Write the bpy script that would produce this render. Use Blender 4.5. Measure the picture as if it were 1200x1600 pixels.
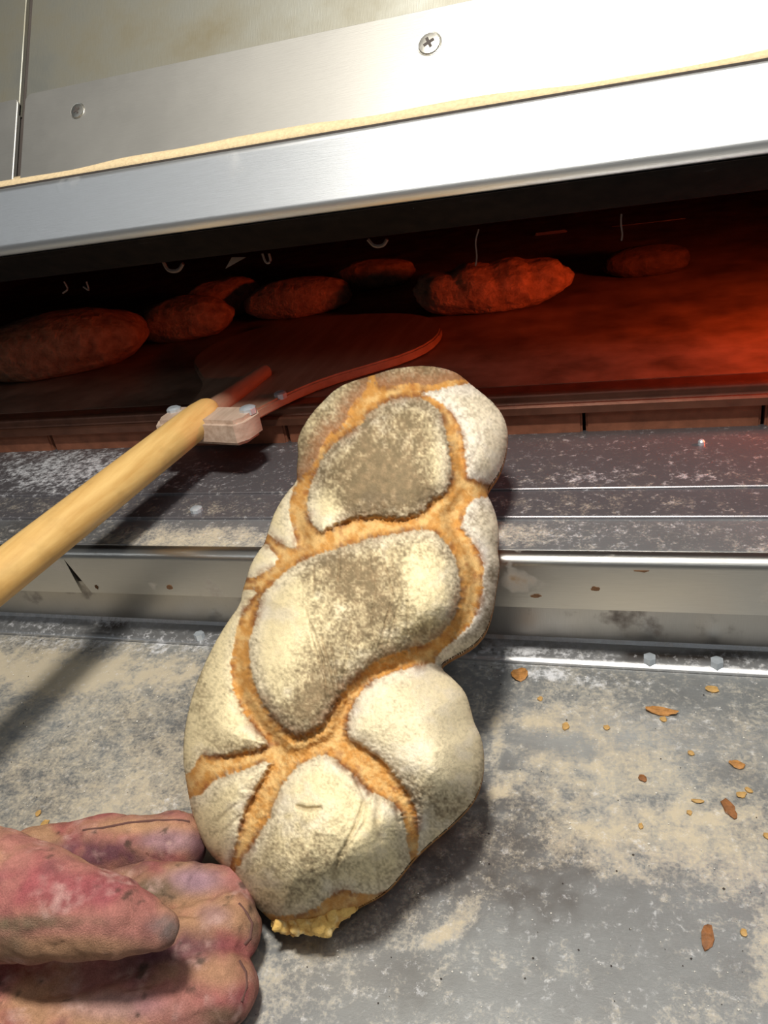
import bpy, math, random
import numpy as np
from mathutils import Matrix, Vector
random.seed(4); RNG = np.random.default_rng(7)
for o in list(bpy.data.objects): bpy.data.objects.remove(o)
SC = bpy.context.scene; COL = SC.collection

# ------------------------------------------------------------------ camera
F = 1200.0; CH = 0.419                       # focal length in pixels of a 1200x1600 frame, height over the worktop
def cam_basis(yh=165., vp=(-3100., 815.)):
    X = -np.array([vp[0]-600, vp[1]-800, F]); X /= np.linalg.norm(X)
    H = np.array([0, yh-800, F]); Y = H-X*(H@X); Y /= np.linalg.norm(Y)
    return X, Y, np.cross(X, Y)
BX, BY, BZ = cam_basis()
C0 = np.array([0, 0, CH])
cd = bpy.data.cameras.new('camera'); cam = bpy.data.objects.new('camera', cd); COL.objects.link(cam)
cd.sensor_fit = 'AUTO'; cd.sensor_width = 36.0; cd.lens = F/1600*36; cd.clip_start = 0.01
M = Matrix.Identity(4)
for i, b in enumerate((BX, BY, BZ)):
    M[i][0] = b[0]; M[i][1] = -b[1]; M[i][2] = -b[2]
M[0][3], M[1][3], M[2][3] = C0
cam.matrix_world = M
SC.camera = cam

# ------------------------------------------------------------------ light
w = bpy.data.worlds.new('room_light'); SC.world = w; w.use_nodes = True
bg = w.node_tree.nodes['Background']; bg.inputs[0].default_value = (0.93, 0.97, 1.0, 1); bg.inputs[1].default_value = 0.07
def area(name, loc, target, sx, sy, power, col):
    l = bpy.data.lights.new(name, 'AREA'); l.shape = 'RECTANGLE'; l.size = sx; l.size_y = sy; l.energy = power; l.color = col
    o = bpy.data.objects.new(name, l); COL.objects.link(o); o.location = loc
    o.rotation_euler = (Vector(target)-Vector(loc)).to_track_quat('-Z', 'Y').to_euler()
    return o
area('work_lamp', (-0.06, 0.14, 1.05), (-0.15, 0.42, 0.1), 0.13, 0.10, 14.5, (1.0, 0.945, 0.85))
area('ceiling_lamp_or_fill', (0.85, -0.05, 2.15), (0.2, 0.62, 0.4), 0.7, 0.7, 10.0, (0.95, 0.98, 1.0))
area('ceiling_lamp_or_fill', (-0.4, -1.9, 2.15), (-0.2, 0.6, 0.35), 6.0, 0.5, 12.0, (0.90, 0.96, 1.0))  # added wide fill strip, brightens the reflection in the hood lip
vs = SC.view_settings; vs.view_transform = 'Standard'; vs.look = 'None'; vs.gamma = 1.0; vs.exposure = 0.0
vs.use_curve_mapping = False

# ------------------------------------------------------------------ helpers
def rays(P):
    P = np.atleast_2d(np.asarray(P, float))
    d = np.stack([P[:, 0]-600, P[:, 1]-800, np.full(len(P), F)], 1)
    return np.stack([d@BX, d@BY, d@BZ], 1)
def on_plane(P, p0, n):
    r = rays(P); n = np.asarray(n, float); t = ((np.asarray(p0)-C0)@n)/(r@n)
    return C0+r*t[:, None]
def onz(px, py, z): return on_plane([(px, py)], (0, 0, z), (0, 0, 1))[0]
def ony(px, py, y): return on_plane([(px, py)], (0, y, 0), (0, 1, 0))[0]
def project(P):
    d = np.atleast_2d(P)-C0; q = d[:, :1]*BX+d[:, 1:2]*BY+d[:, 2:]*BZ
    return np.stack([600+F*q[:, 0]/q[:, 2], 800+F*q[:, 1]/q[:, 2]], 1)
def link(o, parent=None):
    COL.objects.link(o)
    if parent is not None:
        o.parent = parent; o.matrix_parent_inverse = WM[parent.name].inverted()
    WM[o.name] = Matrix.Identity(4)
    return o
WM = {}
def tag(o, label, cat, group=None, kind=None):
    if label: o['label'] = label
    if cat: o['category'] = cat
    if group: o['group'] = group
    if kind: o['kind'] = kind
    return o
def empty(name, loc, label=None, cat=None, group=None):
    o = bpy.data.objects.new(name, None); COL.objects.link(o); o.location = loc; o.empty_display_size = 0.05
    WM[o.name] = Matrix.Translation(Vector(loc))
    return tag(o, label, cat, group)
def mesh(name, V, Fc, mat, parent=None, smooth=False, col=None):
    me = bpy.data.meshes.new(name)
    V = np.asarray(V, float)
    if isinstance(Fc, np.ndarray):
        n, k = Fc.shape
        me.vertices.add(len(V)); me.vertices.foreach_set('co', V.ravel())
        me.loops.add(n*k); me.loops.foreach_set('vertex_index', Fc.astype(np.int32).ravel())
        me.polygons.add(n); me.polygons.foreach_set('loop_start', np.arange(0, n*k, k, dtype=np.int32))
        me.update(calc_edges=True); me.validate()
    else:
        me.from_pydata(V.tolist(), [], [list(f) for f in Fc]); me.update()
    if smooth: me.polygons.foreach_set('use_smooth', np.ones(len(me.polygons), bool))
    if col is not None:
        c = np.ones((len(V), 4)); c[:, :col.shape[1]] = col
        a = me.color_attributes.new('Col', 'FLOAT_COLOR', 'POINT'); a.data.foreach_set('color', c.ravel())
    me.materials.append(mat)
    return link(bpy.data.objects.new(name, me), parent)
def fix_normals(o):
    import bmesh
    bm = bmesh.new(); bm.from_mesh(o.data); bmesh.ops.recalc_face_normals(bm, faces=bm.faces); bm.to_mesh(o.data); bm.free()
    return o
def auto_smooth(o, ang=35):
    me = o.data
    me.polygons.foreach_set('use_smooth', np.ones(len(me.polygons), bool))
    try: me.set_sharp_from_angle(angle=math.radians(ang))
    except Exception: pass
    return o
def extrude_x(name, prof, x0, x1, mat, parent=None, cut0=None, cut1=None):
    """closed (Y,Z) profile swept along X; cut0/cut1: functions (y,z)->x offset of the ends"""
    n = len(prof)
    V = [(x0+(cut0(y, z) if cut0 else 0), y, z) for y, z in prof]+[(x1+(cut1(y, z) if cut1 else 0), y, z) for y, z in prof]
    Fc = [(i, (i+1) % n, n+(i+1) % n, n+i) for i in range(n)]+[tuple(range(n))[::-1], tuple(range(n, 2*n))]
    return auto_smooth(fix_normals(mesh(name, V, Fc, mat, parent)))
def arc(cy, cz, r, a0, a1, n=6):
    return [(cy+r*math.cos(math.radians(a0+(a1-a0)*i/n)), cz+r*math.sin(math.radians(a0+(a1-a0)*i/n))) for i in range(n+1)]
def box(name, lo, hi, mat, parent=None, bev=0.0):
    x0, y0, z0 = lo; x1, y1, z1 = hi
    V = [(x, y, z) for x in (x0, x1) for y in (y0, y1) for z in (z0, z1)]
    Fc = [(0, 1, 3, 2), (4, 6, 7, 5), (0, 4, 5, 1), (2, 3, 7, 6), (0, 2, 6, 4), (1, 5, 7, 3)]
    o = mesh(name, V, Fc, mat, parent)
    if bev:
        import bmesh
        bm = bmesh.new(); bm.from_mesh(o.data); bmesh.ops.bevel(bm, geom=bm.edges[:], offset=bev, segments=2, affect='EDGES'); bm.to_mesh(o.data); bm.free()
        auto_smooth(o)
    return fix_normals(o)
def frame_from(axis):
    a = np.asarray(axis, float); a = a/np.linalg.norm(a)
    u = np.cross(a, (0, 0, 1) if abs(a[2]) < .9 else (1, 0, 0)); u /= np.linalg.norm(u)
    return a, u, np.cross(a, u)
def tube(name, pts, rad, mat, parent=None, n=12, cap=True, flat=1.0):
    pts = np.asarray(pts, float); rad = np.broadcast_to(rad, len(pts)); V = []; Fc = []
    for i, p in enumerate(pts):
        a, u, v = frame_from(pts[min(i+1, len(pts)-1)]-pts[max(i-1, 0)])
        for k in range(n):
            t = 2*math.pi*k/n; V.append(p+rad[i]*(math.cos(t)*u+flat*math.sin(t)*v))
    for i in range(len(pts)-1):
        for k in range(n): Fc.append((i*n+k, i*n+(k+1) % n, (i+1)*n+(k+1) % n, (i+1)*n+k))
    if cap: Fc += [tuple(range(n))[::-1], tuple(range((len(pts)-1)*n, len(pts)*n))]
    return auto_smooth(fix_normals(mesh(name, V, Fc, mat, parent)))
def chaikin(P, it=2):
    P = np.asarray(P, float)
    for _ in range(it):
        Q = np.roll(P, -1, 0); P = np.stack([.75*P+.25*Q, .25*P+.75*Q], 1).reshape(-1, 2)
    return P
def sdist(P, poly):
    """signed distance (inside > 0) and the nearest boundary point"""
    best = np.full(len(P), 1e18); near = np.zeros_like(P); ins = np.zeros(len(P), bool)
    for a, b in zip(poly, np.roll(poly, -1, 0)):
        d = b-a; t = np.clip(((P-a)@d)/(d@d+1e-12), 0, 1); q = a+t[:, None]*d
        e = ((P-q)**2).sum(1); m = e < best; best[m] = e[m]; near[m] = q[m]
        c = (a[1] > P[:, 1]) != (b[1] > P[:, 1])
        ins ^= c & (P[:, 0] < (b[0]-a[0])*(P[:, 1]-a[1])/(b[1]-a[1]+1e-12)+a[0])
    return np.sqrt(best)*np.where(ins, 1, -1), near
def pdist(P, line):
    """distance to an open polyline"""
    best = np.full(len(P), 1e18); line = np.asarray(line, float)
    for a, b in zip(line[:-1], line[1:]):
        d = b-a; t = np.clip(((P-a)@d)/(d@d+1e-12), 0, 1); best = np.minimum(best, ((P-a-t[:, None]*d)**2).sum(1))
    return np.sqrt(best)
def vnoise(P, seed=0):
    """value noise in 2 or 3 dimensions, -1..1"""
    P = np.asarray(P, float)
    if P.shape[1] == 2: P = np.c_[P, np.zeros(len(P))+seed*3.7]
    I = np.floor(P).astype(np.int64); f = P-I; f = f*f*(3-2*f); r = 0
    for dx in (0, 1):
        for dy in (0, 1):
            for dz in (0, 1):
                h = ((I[:, 0]+dx)*374761393+(I[:, 1]+dy)*668265263+(I[:, 2]+dz)*2147483647+seed*974711) & 0xFFFFFFFF
                h = ((h ^ (h >> 13))*1274126177) & 0xFFFFFFFF; h = (h ^ (h >> 16)) & 0xFFFF
                r = r+(h/32767.5-1)*(f[:, 0] if dx else 1-f[:, 0])*(f[:, 1] if dy else 1-f[:, 1])*(f[:, 2] if dz else 1-f[:, 2])
    return r
def fbm(P, oct=4, seed=0):
    r = 0; a = 1; s = 0
    for k in range(oct): r = r+a*vnoise(np.asarray(P)*2**k, seed+k*13); s += a; a *= .55
    return r/s
def sstep(a, b, x): t = np.clip((x-a)/(b-a), 0, 1); return t*t*(3-2*t)
def mixc(A, B, t): t = np.asarray(t)[:, None]; return A*(1-t)+np.asarray(B)*t
def surface_nets(f, org, h):
    s = f < 0; nx, ny, nz = f.shape
    off = [(i, j, k) for i in (0, 1) for j in (0, 1) for k in (0, 1)]
    sl = lambda A, o: A[o[0]:nx-1+o[0], o[1]:ny-1+o[1], o[2]:nz-1+o[2]]
    acc = np.zeros((nx-1, ny-1, nz-1, 3)); cnt = np.zeros((nx-1, ny-1, nz-1))
    for a in off:
        for ax in range(3):
            if a[ax]: continue
            b = list(a); b[ax] = 1
            m = sl(s, a) != sl(s, b); fa = sl(f, a)[m]; fb = sl(f, b)[m]
            p = np.tile(np.array(a, float), (len(fa), 1)); p[:, ax] = fa/(fa-fb)
            acc[m] += p; cnt[m] += 1
    act = cnt > 0; idx = -np.ones(act.shape, int); idx[act] = np.arange(act.sum())
    V = (acc[act]/cnt[act][:, None]+np.argwhere(act))*h+org; Q = []
    for ax in range(3):
        o1, o2 = (ax+1) % 3, (ax+2) % 3
        A = np.moveaxis(s, ax, 0); m = A[:-1] != A[1:]; m = np.moveaxis(m, 0, ax)
        e = np.argwhere(m); e = e[(e[:, o1] > 0) & (e[:, o2] > 0)]
        e = e[(e[:, o1] < act.shape[o1]) & (e[:, o2] < act.shape[o2])]
        def cell(d1, d2):
            c = e.copy(); c[:, o1] += d1; c[:, o2] += d2; return idx[c[:, 0], c[:, 1], c[:, 2]]
        q = np.stack([cell(-1, -1), cell(0, -1), cell(0, 0), cell(-1, 0)], 1)
        inside = s[e[:, 0], e[:, 1], e[:, 2]]
        q[~inside] = q[~inside][:, ::-1]; Q.append(q)
    return V, np.concatenate(Q)

# ------------------------------------------------------------------ materials
def new_mat(name):
    m = bpy.data.materials.new(name); m.use_nodes = True; nt = m.node_tree
    return m, nt, nt.nodes['Principled BSDF']
def nd(nt, t, **kw):
    n = nt.nodes.new(t)
    for k, v in kw.items():
        if k in n.inputs: n.inputs[k].default_value = v
        else: setattr(n, k, v)
    return n
def coords(nt, scale=(1, 1, 1)):
    tc = nd(nt, 'ShaderNodeTexCoord'); mp = nd(nt, 'ShaderNodeMapping'); mp.inputs['Scale'].default_value = scale
    nt.links.new(tc.outputs['Object'], mp.inputs[0]); return mp.outputs[0]
def noise(nt, vec, scale, detail=4, rough=.55):
    n = nd(nt, 'ShaderNodeTexNoise'); n.inputs['Scale'].default_value = scale; n.inputs['Detail'].default_value = detail; n.inputs['Roughness'].default_value = rough
    nt.links.new(vec, n.inputs['Vector']); return n.outputs['Fac']
def ramp(nt, fac, stops):
    r = nd(nt, 'ShaderNodeValToRGB'); e = r.color_ramp.elements
    while len(e) < len(stops): e.new(.5)
    for q, (p, c) in zip(e, stops):
        q.position = p; q.color = (c, c, c, 1) if not hasattr(c, '__len__') else (*c, 1)
    nt.links.new(fac, r.inputs[0]); return r.outputs[0]
def mix(nt, fac, a, b, mode='MIX'):
    m = nd(nt, 'ShaderNodeMix', data_type='RGBA', blend_type=mode)
    for s, v in ((0, fac), (6, a), (7, b)):
        if hasattr(v, 'is_output'): nt.links.new(v, m.inputs[s])
        else: m.inputs[s].default_value = v if s == 0 else (*v, 1)
    return m.outputs[2]
def bump(nt, b, h, strength, dist):
    n = nd(nt, 'ShaderNodeBump'); n.inputs['Strength'].default_value = strength; n.inputs['Distance'].default_value = dist
    nt.links.new(h, n.inputs['Height']); nt.links.new(n.outputs[0], b.inputs['Normal']); return n
def set_in(nt, b, name, v):
    if hasattr(v, 'is_output'): nt.links.new(v, b.inputs[name])
    else: b.inputs[name].default_value = v if not isinstance(v, tuple) else (*v, 1)

def steel(name, base, dirt, lo, hi, rough=.34, brush=(2, 60, 60), dscale=14, metal=1.0, dirt_metal=0.0):
    """brushed steel; soiling with a shape of its own is a non-metal layer on top"""
    m, nt, b = new_mat(name); v = coords(nt); vb = coords(nt, brush)
    br = noise(nt, vb, 30, 3); n1 = noise(nt, v, dscale, 6, .62)
    dm = ramp(nt, n1, [(lo, 0.0), (hi, 1.0)])
    c = mix(nt, br, tuple(x*.86 for x in base), base)
    set_in(nt, b, 'Base Color', mix(nt, dm, c, dirt))
    mm = nd(nt, 'ShaderNodeMapRange'); nt.links.new(dm, mm.inputs[0]); mm.inputs[3].default_value = metal; mm.inputs[4].default_value = dirt_metal
    nt.links.new(mm.outputs[0], b.inputs['Metallic'])
    rr = nd(nt, 'ShaderNodeMapRange'); nt.links.new(dm, rr.inputs[0]); rr.inputs[3].default_value = rough; rr.inputs[4].default_value = max(.6, rough)
    nt.links.new(rr.outputs[0], b.inputs['Roughness'])
    bump(nt, b, br, .12, .0006)
    return m
def plain(name, base, rough=.6, metal=0.0, var=.25, scale=40, bumpd=.001, dark=None):
    m, nt, b = new_mat(name); v = coords(nt); n = noise(nt, v, scale, 5)
    d = dark if dark else tuple(x*(1-var) for x in base)
    set_in(nt, b, 'Base Color', mix(nt, ramp(nt, n, [(.3, 0.), (.7, 1.)]), d, base)); b.inputs['Roughness'].default_value = rough; b.inputs['Metallic'].default_value = metal
    bump(nt, b, n, .5, bumpd)
    return m
def vcol(name, rough=.8, grain=900, amt=.25, bd=.0006, bs=.6, spec=.25):
    """colour from the mesh's own colour attribute with a fine powdery grain"""
    m, nt, b = new_mat(name); a = nd(nt, 'ShaderNodeVertexColor', layer_name='Col'); v = coords(nt)
    n = noise(nt, v, grain, 4, .7)
    g = ramp(nt, n, [(.3, 1-amt), (.7, 1+0.0)])
    set_in(nt, b, 'Base Color', mix(nt, 1.0, a.outputs[0], g, 'MULTIPLY')); b.inputs['Roughness'].default_value = rough
    b.inputs['Specular IOR Level'].default_value = spec
    bump(nt, b, n, bs, bd)
    return m
MAT = {}
MAT['panel'] = steel('upper_panel_steel', (.36, .36, .32), (.19, .165, .105), .36, .74, .54, (60, 4, 4), 12, .95, .6)
MAT['trim'] = steel('trim_steel', (.41, .40, .375), (.385, .375, .35), .40, 1.0, .53, (3, 60, 60), 10, .97, .85)
MAT['band'] = steel('lip_steel', (.82, .83, .84), (.5, .48, .43), .58, 1.0, .40, (2, 70, 70), 10)
MAT['soot'] = plain('soot', (.013, .008, .006), .85, 0, .6, 60, .002, (.004, .0025, .002))
MAT['soot'].node_tree.nodes['Principled BSDF'].inputs['Specular IOR Level'].default_value = .15
MAT['ledge'] = steel('ledge_steel', (.66, .64, .60), (.22, .15, .09), .60, .74, .30, (2, 70, 70), 16)
MAT['skirt'] = steel('skirt_steel', (.50, .48, .45), (.12, .08, .06), .56, .75, .36, (50, 50, 3), 22)
MAT['brick'] = plain('fire_brick', (.32, .115, .06), .9, 0, .4, 60, .002)
MAT['hearth'] = plain('hearth_stone', (.32, .20, .14), .42, 0, .5, 22, .002, (.11, .065, .045))
MAT['inside'] = plain('oven_lining', (.025, .02, .018), .8, 0, .5, 20, .002)
MAT['rail'] = plain('oven_rail', (.35, .27, .25), .45, .8, .3, 30)
MAT['lipbar'] = plain('hearth_edge_iron', (.21, .085, .05), .4, .5, .4, 50)
MAT['bolt'] = plain('bolt_steel', (.62, .68, .74), .35, .55, .2, 200, .0004)
MAT['dark'] = plain('dark_recess', (.05, .04, .035), .8)
MAT['screw'] = plain('screw_steel', (.66, .64, .58), .35, 1.0, .2, 200, .0003)
MAT['flour'] = plain('loose_flour', (.58, .45, .27), .95, 0, .25, 400, .001)
MAT['white'] = plain('white_flour', (.8, .77, .7), .95, 0, .15, 400, .001)
MAT['flake'] = plain('crust_flake', (.46, .21, .055), .6, 0, .5, 300, .001)
MAT['flake1'] = plain('crust_flake_brown', (.27, .105, .03), .6, 0, .5, 300, .001)
MAT['flake2'] = plain('crust_flake_pale', (.52, .31, .10), .6, 0, .4, 300, .001)
MAT['worktop'] = None
MAT['floor'] = plain('bakery_floor', (.35, .32, .28), .6)
MAT['base'] = plain('oven_base', (.4, .38, .35), .45, .8)
MAT['fibre'] = plain('sooty_fibre', (.16, .11, .09), .8)
MAT['loaf'] = vcol('bread_crust', .78, 1100, .22, .0007, .6)
MAT['leather'] = vcol('glove_leather', .9, 1300, .40, .0010, .8, .15)
MAT['crumb'] = plain('bread_crumb', (.95, .66, .24), .9, 0, .3, 260, .003)
MAT['shadedloaf'] = plain('shaded_baking_crust', (.10, .055, .035), .85, 0, .6, 70, .012)  # crust darkened, the dimness deep in the oven is painted into it
MAT['ovenloaf'] = plain('baking_crust', (.50, .30, .18), .85, 0, .6, 70, .012)
def wood_mat(name, base, dark, axis_scale, sc=10):
    m, nt, b = new_mat(name); v = coords(nt, axis_scale); n = noise(nt, v, sc, 5, .6)
    n2 = noise(nt, coords(nt), 30, 4)
    c = mix(nt, ramp(nt, n, [(.3, 0.), (.7, 1.)]), dark, base)
    set_in(nt, b, 'Base Color', mix(nt, ramp(nt, n2, [(.55, 0.), (.85, .5)]), c, tuple(x*.5 for x in dark))); b.inputs['Roughness'].default_value = .45
    bump(nt, b, n, .3, .0008)
    return m
MAT['handle'] = wood_mat('ash_handle', (.66, .44, .17), (.50, .29, .09), (30, 2, 30), 4)
MAT['blade'] = wood_mat('blade_wood', (.36, .22, .15), (.22, .12, .08), (20, 2, 20), 4)
MAT['block'] = wood_mat('worn_block', (.52, .40, .32), (.33, .23, .17), (30, 3, 30), 5)

def dusty_steel(name, dark, light, smudge, metal=.75, rough=.36):
    """brushed steel under loose flour: the attribute holds cream flour, white flour with some painted brightness and smudge density"""
    m, nt, b = new_mat(name); a = nd(nt, 'ShaderNodeVertexColor', layer_name='Col')
    sep = nd(nt, 'ShaderNodeSeparateColor'); nt.links.new(a.outputs[0], sep.inputs[0])
    v = coords(nt); br = noise(nt, coords(nt, (3, 90, 40)), 30, 3); sp = noise(nt, v, 330, 6, .85); sp2 = noise(nt, v, 150, 6, .8)
    def thr(src, spn, k):
        q0 = nd(nt, 'ShaderNodeMath', operation='SUBTRACT'); nt.links.new(src, q0.inputs[0]); nt.links.new(spn, q0.inputs[1])
        q = nd(nt, 'ShaderNodeMapRange'); nt.links.new(q0.outputs[0], q.inputs[0]); q.inputs[1].default_value = -k; q.inputs[2].default_value = k; q.inputs[4].default_value = .85; return q.outputs[0]
    sp3 = mix(nt, .42, sp, noise(nt, v, 75, 5, .7))
    def stretch(x):
        q = nd(nt, 'ShaderNodeMapRange'); nt.links.new(x, q.inputs[0]); q.inputs[1].default_value = .34; q.inputs[2].default_value = .66; q.clamp = False; return q.outputs[0]
    fl = thr(sep.outputs[0], stretch(sp3), .30); wh = thr(sep.outputs[1], stretch(sp2), .30); sm = sep.outputs[2]
    c = mix(nt, br, dark, light)
    c = mix(nt, sm, c, smudge)
    c = mix(nt, fl, c, (.50, .425, .30)); c = mix(nt, wh, c, (.62, .63, .66))
    set_in(nt, b, 'Base Color', c)
    mx = nd(nt, 'ShaderNodeMath', operation='MAXIMUM'); nt.links.new(fl, mx.inputs[0]); nt.links.new(wh, mx.inputs[1])
    mm = nd(nt, 'ShaderNodeMapRange'); nt.links.new(mx.outputs[0], mm.inputs[0]); mm.inputs[3].default_value = metal; mm.inputs[4].default_value = 0
    nt.links.new(mm.outputs[0], b.inputs['Metallic'])
    rr = nd(nt, 'ShaderNodeMapRange'); nt.links.new(mx.outputs[0], rr.inputs[0]); rr.inputs[3].default_value = rough; rr.inputs[4].default_value = .9
    nt.links.new(rr.outputs[0], b.inputs['Roughness'])
    bump(nt, b, sp, .25, .0005)
    return m
MAT['worktop'] = dusty_steel('worktop_steel', (.30, .315, .32), (.42, .43, .43), (.13, .115, .105), .6)
MAT['sill'] = dusty_steel('sill_steel', (.16, .155, .17), (.23, .22, .235), (.10, .085, .09), .6, .34)
MAT['cover'] = dusty_steel('ledge_top_steel', (.34, .35, .37), (.46, .47, .49), (.12, .11, .10), .7, .38)
MAT['strip'] = dusty_steel('back_strip_steel', (.48, .49, .50), (.60, .61, .63), (.10, .08, .07), .8, .32)

# ------------------------------------------------------------------ floor and worktop
fl = box('floor', (-2.5, -2.5, -.92), (2.5, 2.6, -.90), MAT['floor']); fl['kind'] = 'structure'
WX0, WX1, WY0, WY1 = -1.0, .62, -.16, .495
wt = empty('steel_worktop', (-.19, .17, -.90), 'brushed steel worktop strewn with flour in front of the oven', 'worktop')
nx, ny = 620, 250
gx, gy = np.meshgrid(np.linspace(WX0, WX1, nx), np.linspace(WY0, WY1, ny), indexing='ij')
G = np.stack([gx.ravel(), gy.ravel(), np.zeros(nx*ny)], 1)
PX = project(G); PX[(G[:, 1] < .02)] = (600, 2600)
q2 = G[:, :2]
BN = .55*fbm(q2*28, 5, 5)+.65*fbm(q2*120, 4, 15)
def blob(cx, cy, rx, ry, ang=0):
    t = math.radians(ang); d = PX-(cx, cy); u = d[:, 0]*math.cos(t)+d[:, 1]*math.sin(t); v = -d[:, 0]*math.sin(t)+d[:, 1]*math.cos(t)
    r = np.sqrt((u/rx)**2+(v/ry)**2)+BN
    return sstep(1.25, .15, r)
n1 = fbm(q2*9, 5, 1); n2 = fbm(q2*30, 5, 2)
flo = .25+.25*n1
left = sstep(420, 180, PX[:, 0])*sstep(1800, 1000, PX[:, 1])
flo += .22*left
for args, a in [((60, 1050, 260, 34, 4), .36), ((330, 1045, 120, 26, -6), .22), ((150, 1110, 200, 50, -20), .12), ((850, 1130, 140, 22, 8), .18), ((920, 1150, 240, 110, 10), .22),
                ((1000, 1240, 190, 80, 12), .22), ((960, 1310, 130, 45, 5), .30), ((1150, 1330, 90, 60, 40), .28), ((860, 1180, 60, 16, 10), .35), ((800, 1215, 36, 14, -25), .75), ((770, 1240, 28, 7, -20), .6),
                ((778, 1170, 10, 34, 0), .7), ((835, 1130, 50, 8, 5), .5), ((720, 1432, 55, 18, -40), .8), ((690, 1462, 45, 15, -25), .6), ((1195, 1490, 26, 60, 0), .55), ((640, 1300, 120, 60, 0), .15),
                ((260, 1250, 90, 60, 0), .18), ((120, 1280, 100, 30, -15), .15), ((700, 1560, 30, 80, 0), .12), ((450, 1540, 90, 60, 0), .25), ((560, 1450, 160, 40, -20), .2)]:
    flo += .72*min(a, .5)*blob(args[0], args[1], args[2]*1.15, args[3]*1.25, args[4])
for args, a in [((980, 1450, 230, 90, 4), .34), ((860, 1160, 80, 28, 8), .35), ((900, 1420, 130, 60, 0), .1), ((850, 1560, 250, 60, 0), .2), ((1010, 1250, 50, 14, 0), .3), ((790, 1200, 45, 30, 0), .2)]:
    flo -= a*blob(*args)
flo += .22*blob(90, 1050, 300, 36, 3)+.16*n2
whi = -.10+.12*n2+.10*left
for args, a in [((830, 1048, 130, 16, 6), .5), ((960, 1068, 160, 16, 5), .36), ((1000, 1120, 190, 18, 4), .22), ((330, 1008, 180, 20, 3), .42), ((80, 1003, 160, 16, 2), .36), ((250, 1010, 46, 14, -40), .35),
                ((1090, 1170, 110, 70, 20), .2), ((1000, 1320, 50, 24, 0), .25), ((260, 1262, 60, 14, -30), .3)]:
    whi += a*blob(*args)
sm = .22+.45*fbm(q2*8, 5, 9)+.25*fbm(q2*60, 4, 19)
for args, a in [((790, 1330, 150, 120, 20), .55), ((330, 1150, 200, 120, 0), .35), ((40, 1230, 120, 80, 0), .3), ((640, 1540, 60, 60, 0), .2), ((560, 1400, 200, 60, 0), .2)]:
    sm += a*blob(*args)
colr = np.clip(np.stack([flo, whi, sm], 1), 0, 1)
i, j = np.meshgrid(np.arange(nx-1), np.arange(ny-1), indexing='ij'); k = (i*ny+j).ravel()
G[:, 2] = 0
top = mesh('work_surface', G, np.stack([k, k+ny, k+ny+1, k+1], 1), MAT['worktop'], wt, True, colr)
extrude_x('front_apron', [(WY0, 0), (WY0-.003, -.002), (WY0-.003, -.06), (WY0, -.06)], WX0, WX1, MAT['ledge'], wt)
for x in (WX0+.03, WX1-.07):
    for y in (WY0+.02, WY1-.06): box('leg', (x, y, -.90), (x+.04, y+.04, -.004), MAT['ledge'], wt)

# ------------------------------------------------------------------ the oven
OX0, OX1 = -1.5, .72
ov = empty('deck_oven', (-.39, 1.2, -.90), 'stainless steel deck oven with open mouth glowing red inside', 'oven')
# raised strip at the back of the worktop and the skirt under the ledge
extrude_x('skirt', [(.5185, -.90), (.5185, .068), (.535, .068), (.535, -.90)], OX0, OX1, MAT['skirt'], ov)
for bx_, by_ in ((316, 1000), (1015, 1020), (1120, 1027)):
    p = ony(bx_, by_, .503)
    tube('strip_bolt', [(p[0], .501, .004), (p[0], .501, .010)], .005, MAT['bolt'], ov, 6)
# ledge: folded plate in two lengths with a mitred gap between them
XG = ony(133, 900, .487)[0]
zt, zb = .1085, .0635
lp = [(.487, zb), (.487, zt-.008)]+arc(.495, zt-.008, .008, 180, 90, 7)[1:]+[(.543, zt+.001), (.543, zt-.002), (.498, zt-.003), (.490, zt-.010), (.490, zb)]
extrude_x('ledge_plate', lp, XG, OX1, MAT['ledge'], ov, cut0=lambda y, z: -.02*(z-zb)/(zt-zb) if y < .50 else -.02)
lp2 = [(y+.001, z-.0015) for y, z in lp]
extrude_x('ledge_plate', lp2, OX0, XG-.0125, MAT['ledge'], ov, cut1=lambda y, z: -.006*(z-zb)/(zt-zb) if y < .50 else -.006)
box('ledge_core', (OX0, .499, zb+.004), (OX1, .543, zt-.006), MAT['dark'], ov)
STRIP = ([(.4955, -.03), (.4955, .0025), (.4975, .0045), (.5165, .008), (.5185, .0110)],)
MAT['rust'] = plain('rust', (.16, .075, .03), .9, 0, .5, 300)
for px_, py_, a_, b_ in ((265, 917, 5, 4), (151, 917, 3, 4), (1002, 890, 12, 4), (838, 931, 8, 3), (417, 876, 3, 4), (930, 920, 6, 4), (386, 929, 8, 3)):
    c_ = ony(px_, py_, .487); sc0 = np.linalg.norm(c_-C0)/F; V = []
    for yq in (.4872, .4866):
        for k in range(10):
            rr_ = 1+RNG.uniform(-.3, .25); V.append((c_[0]+a_*sc0*rr_*math.cos(k*.6283), yq, max(zb+.0005, min(zt-.009, c_[2]+b_*sc0*rr_*math.sin(k*.6283)))))
    fix_normals(mesh('rust_spot', V, [tuple(range(10, 20))]+[(k, (k+1) % 10, 10+(k+1) % 10, 10+k) for k in range(10)], MAT['rust'], ov))
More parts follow.
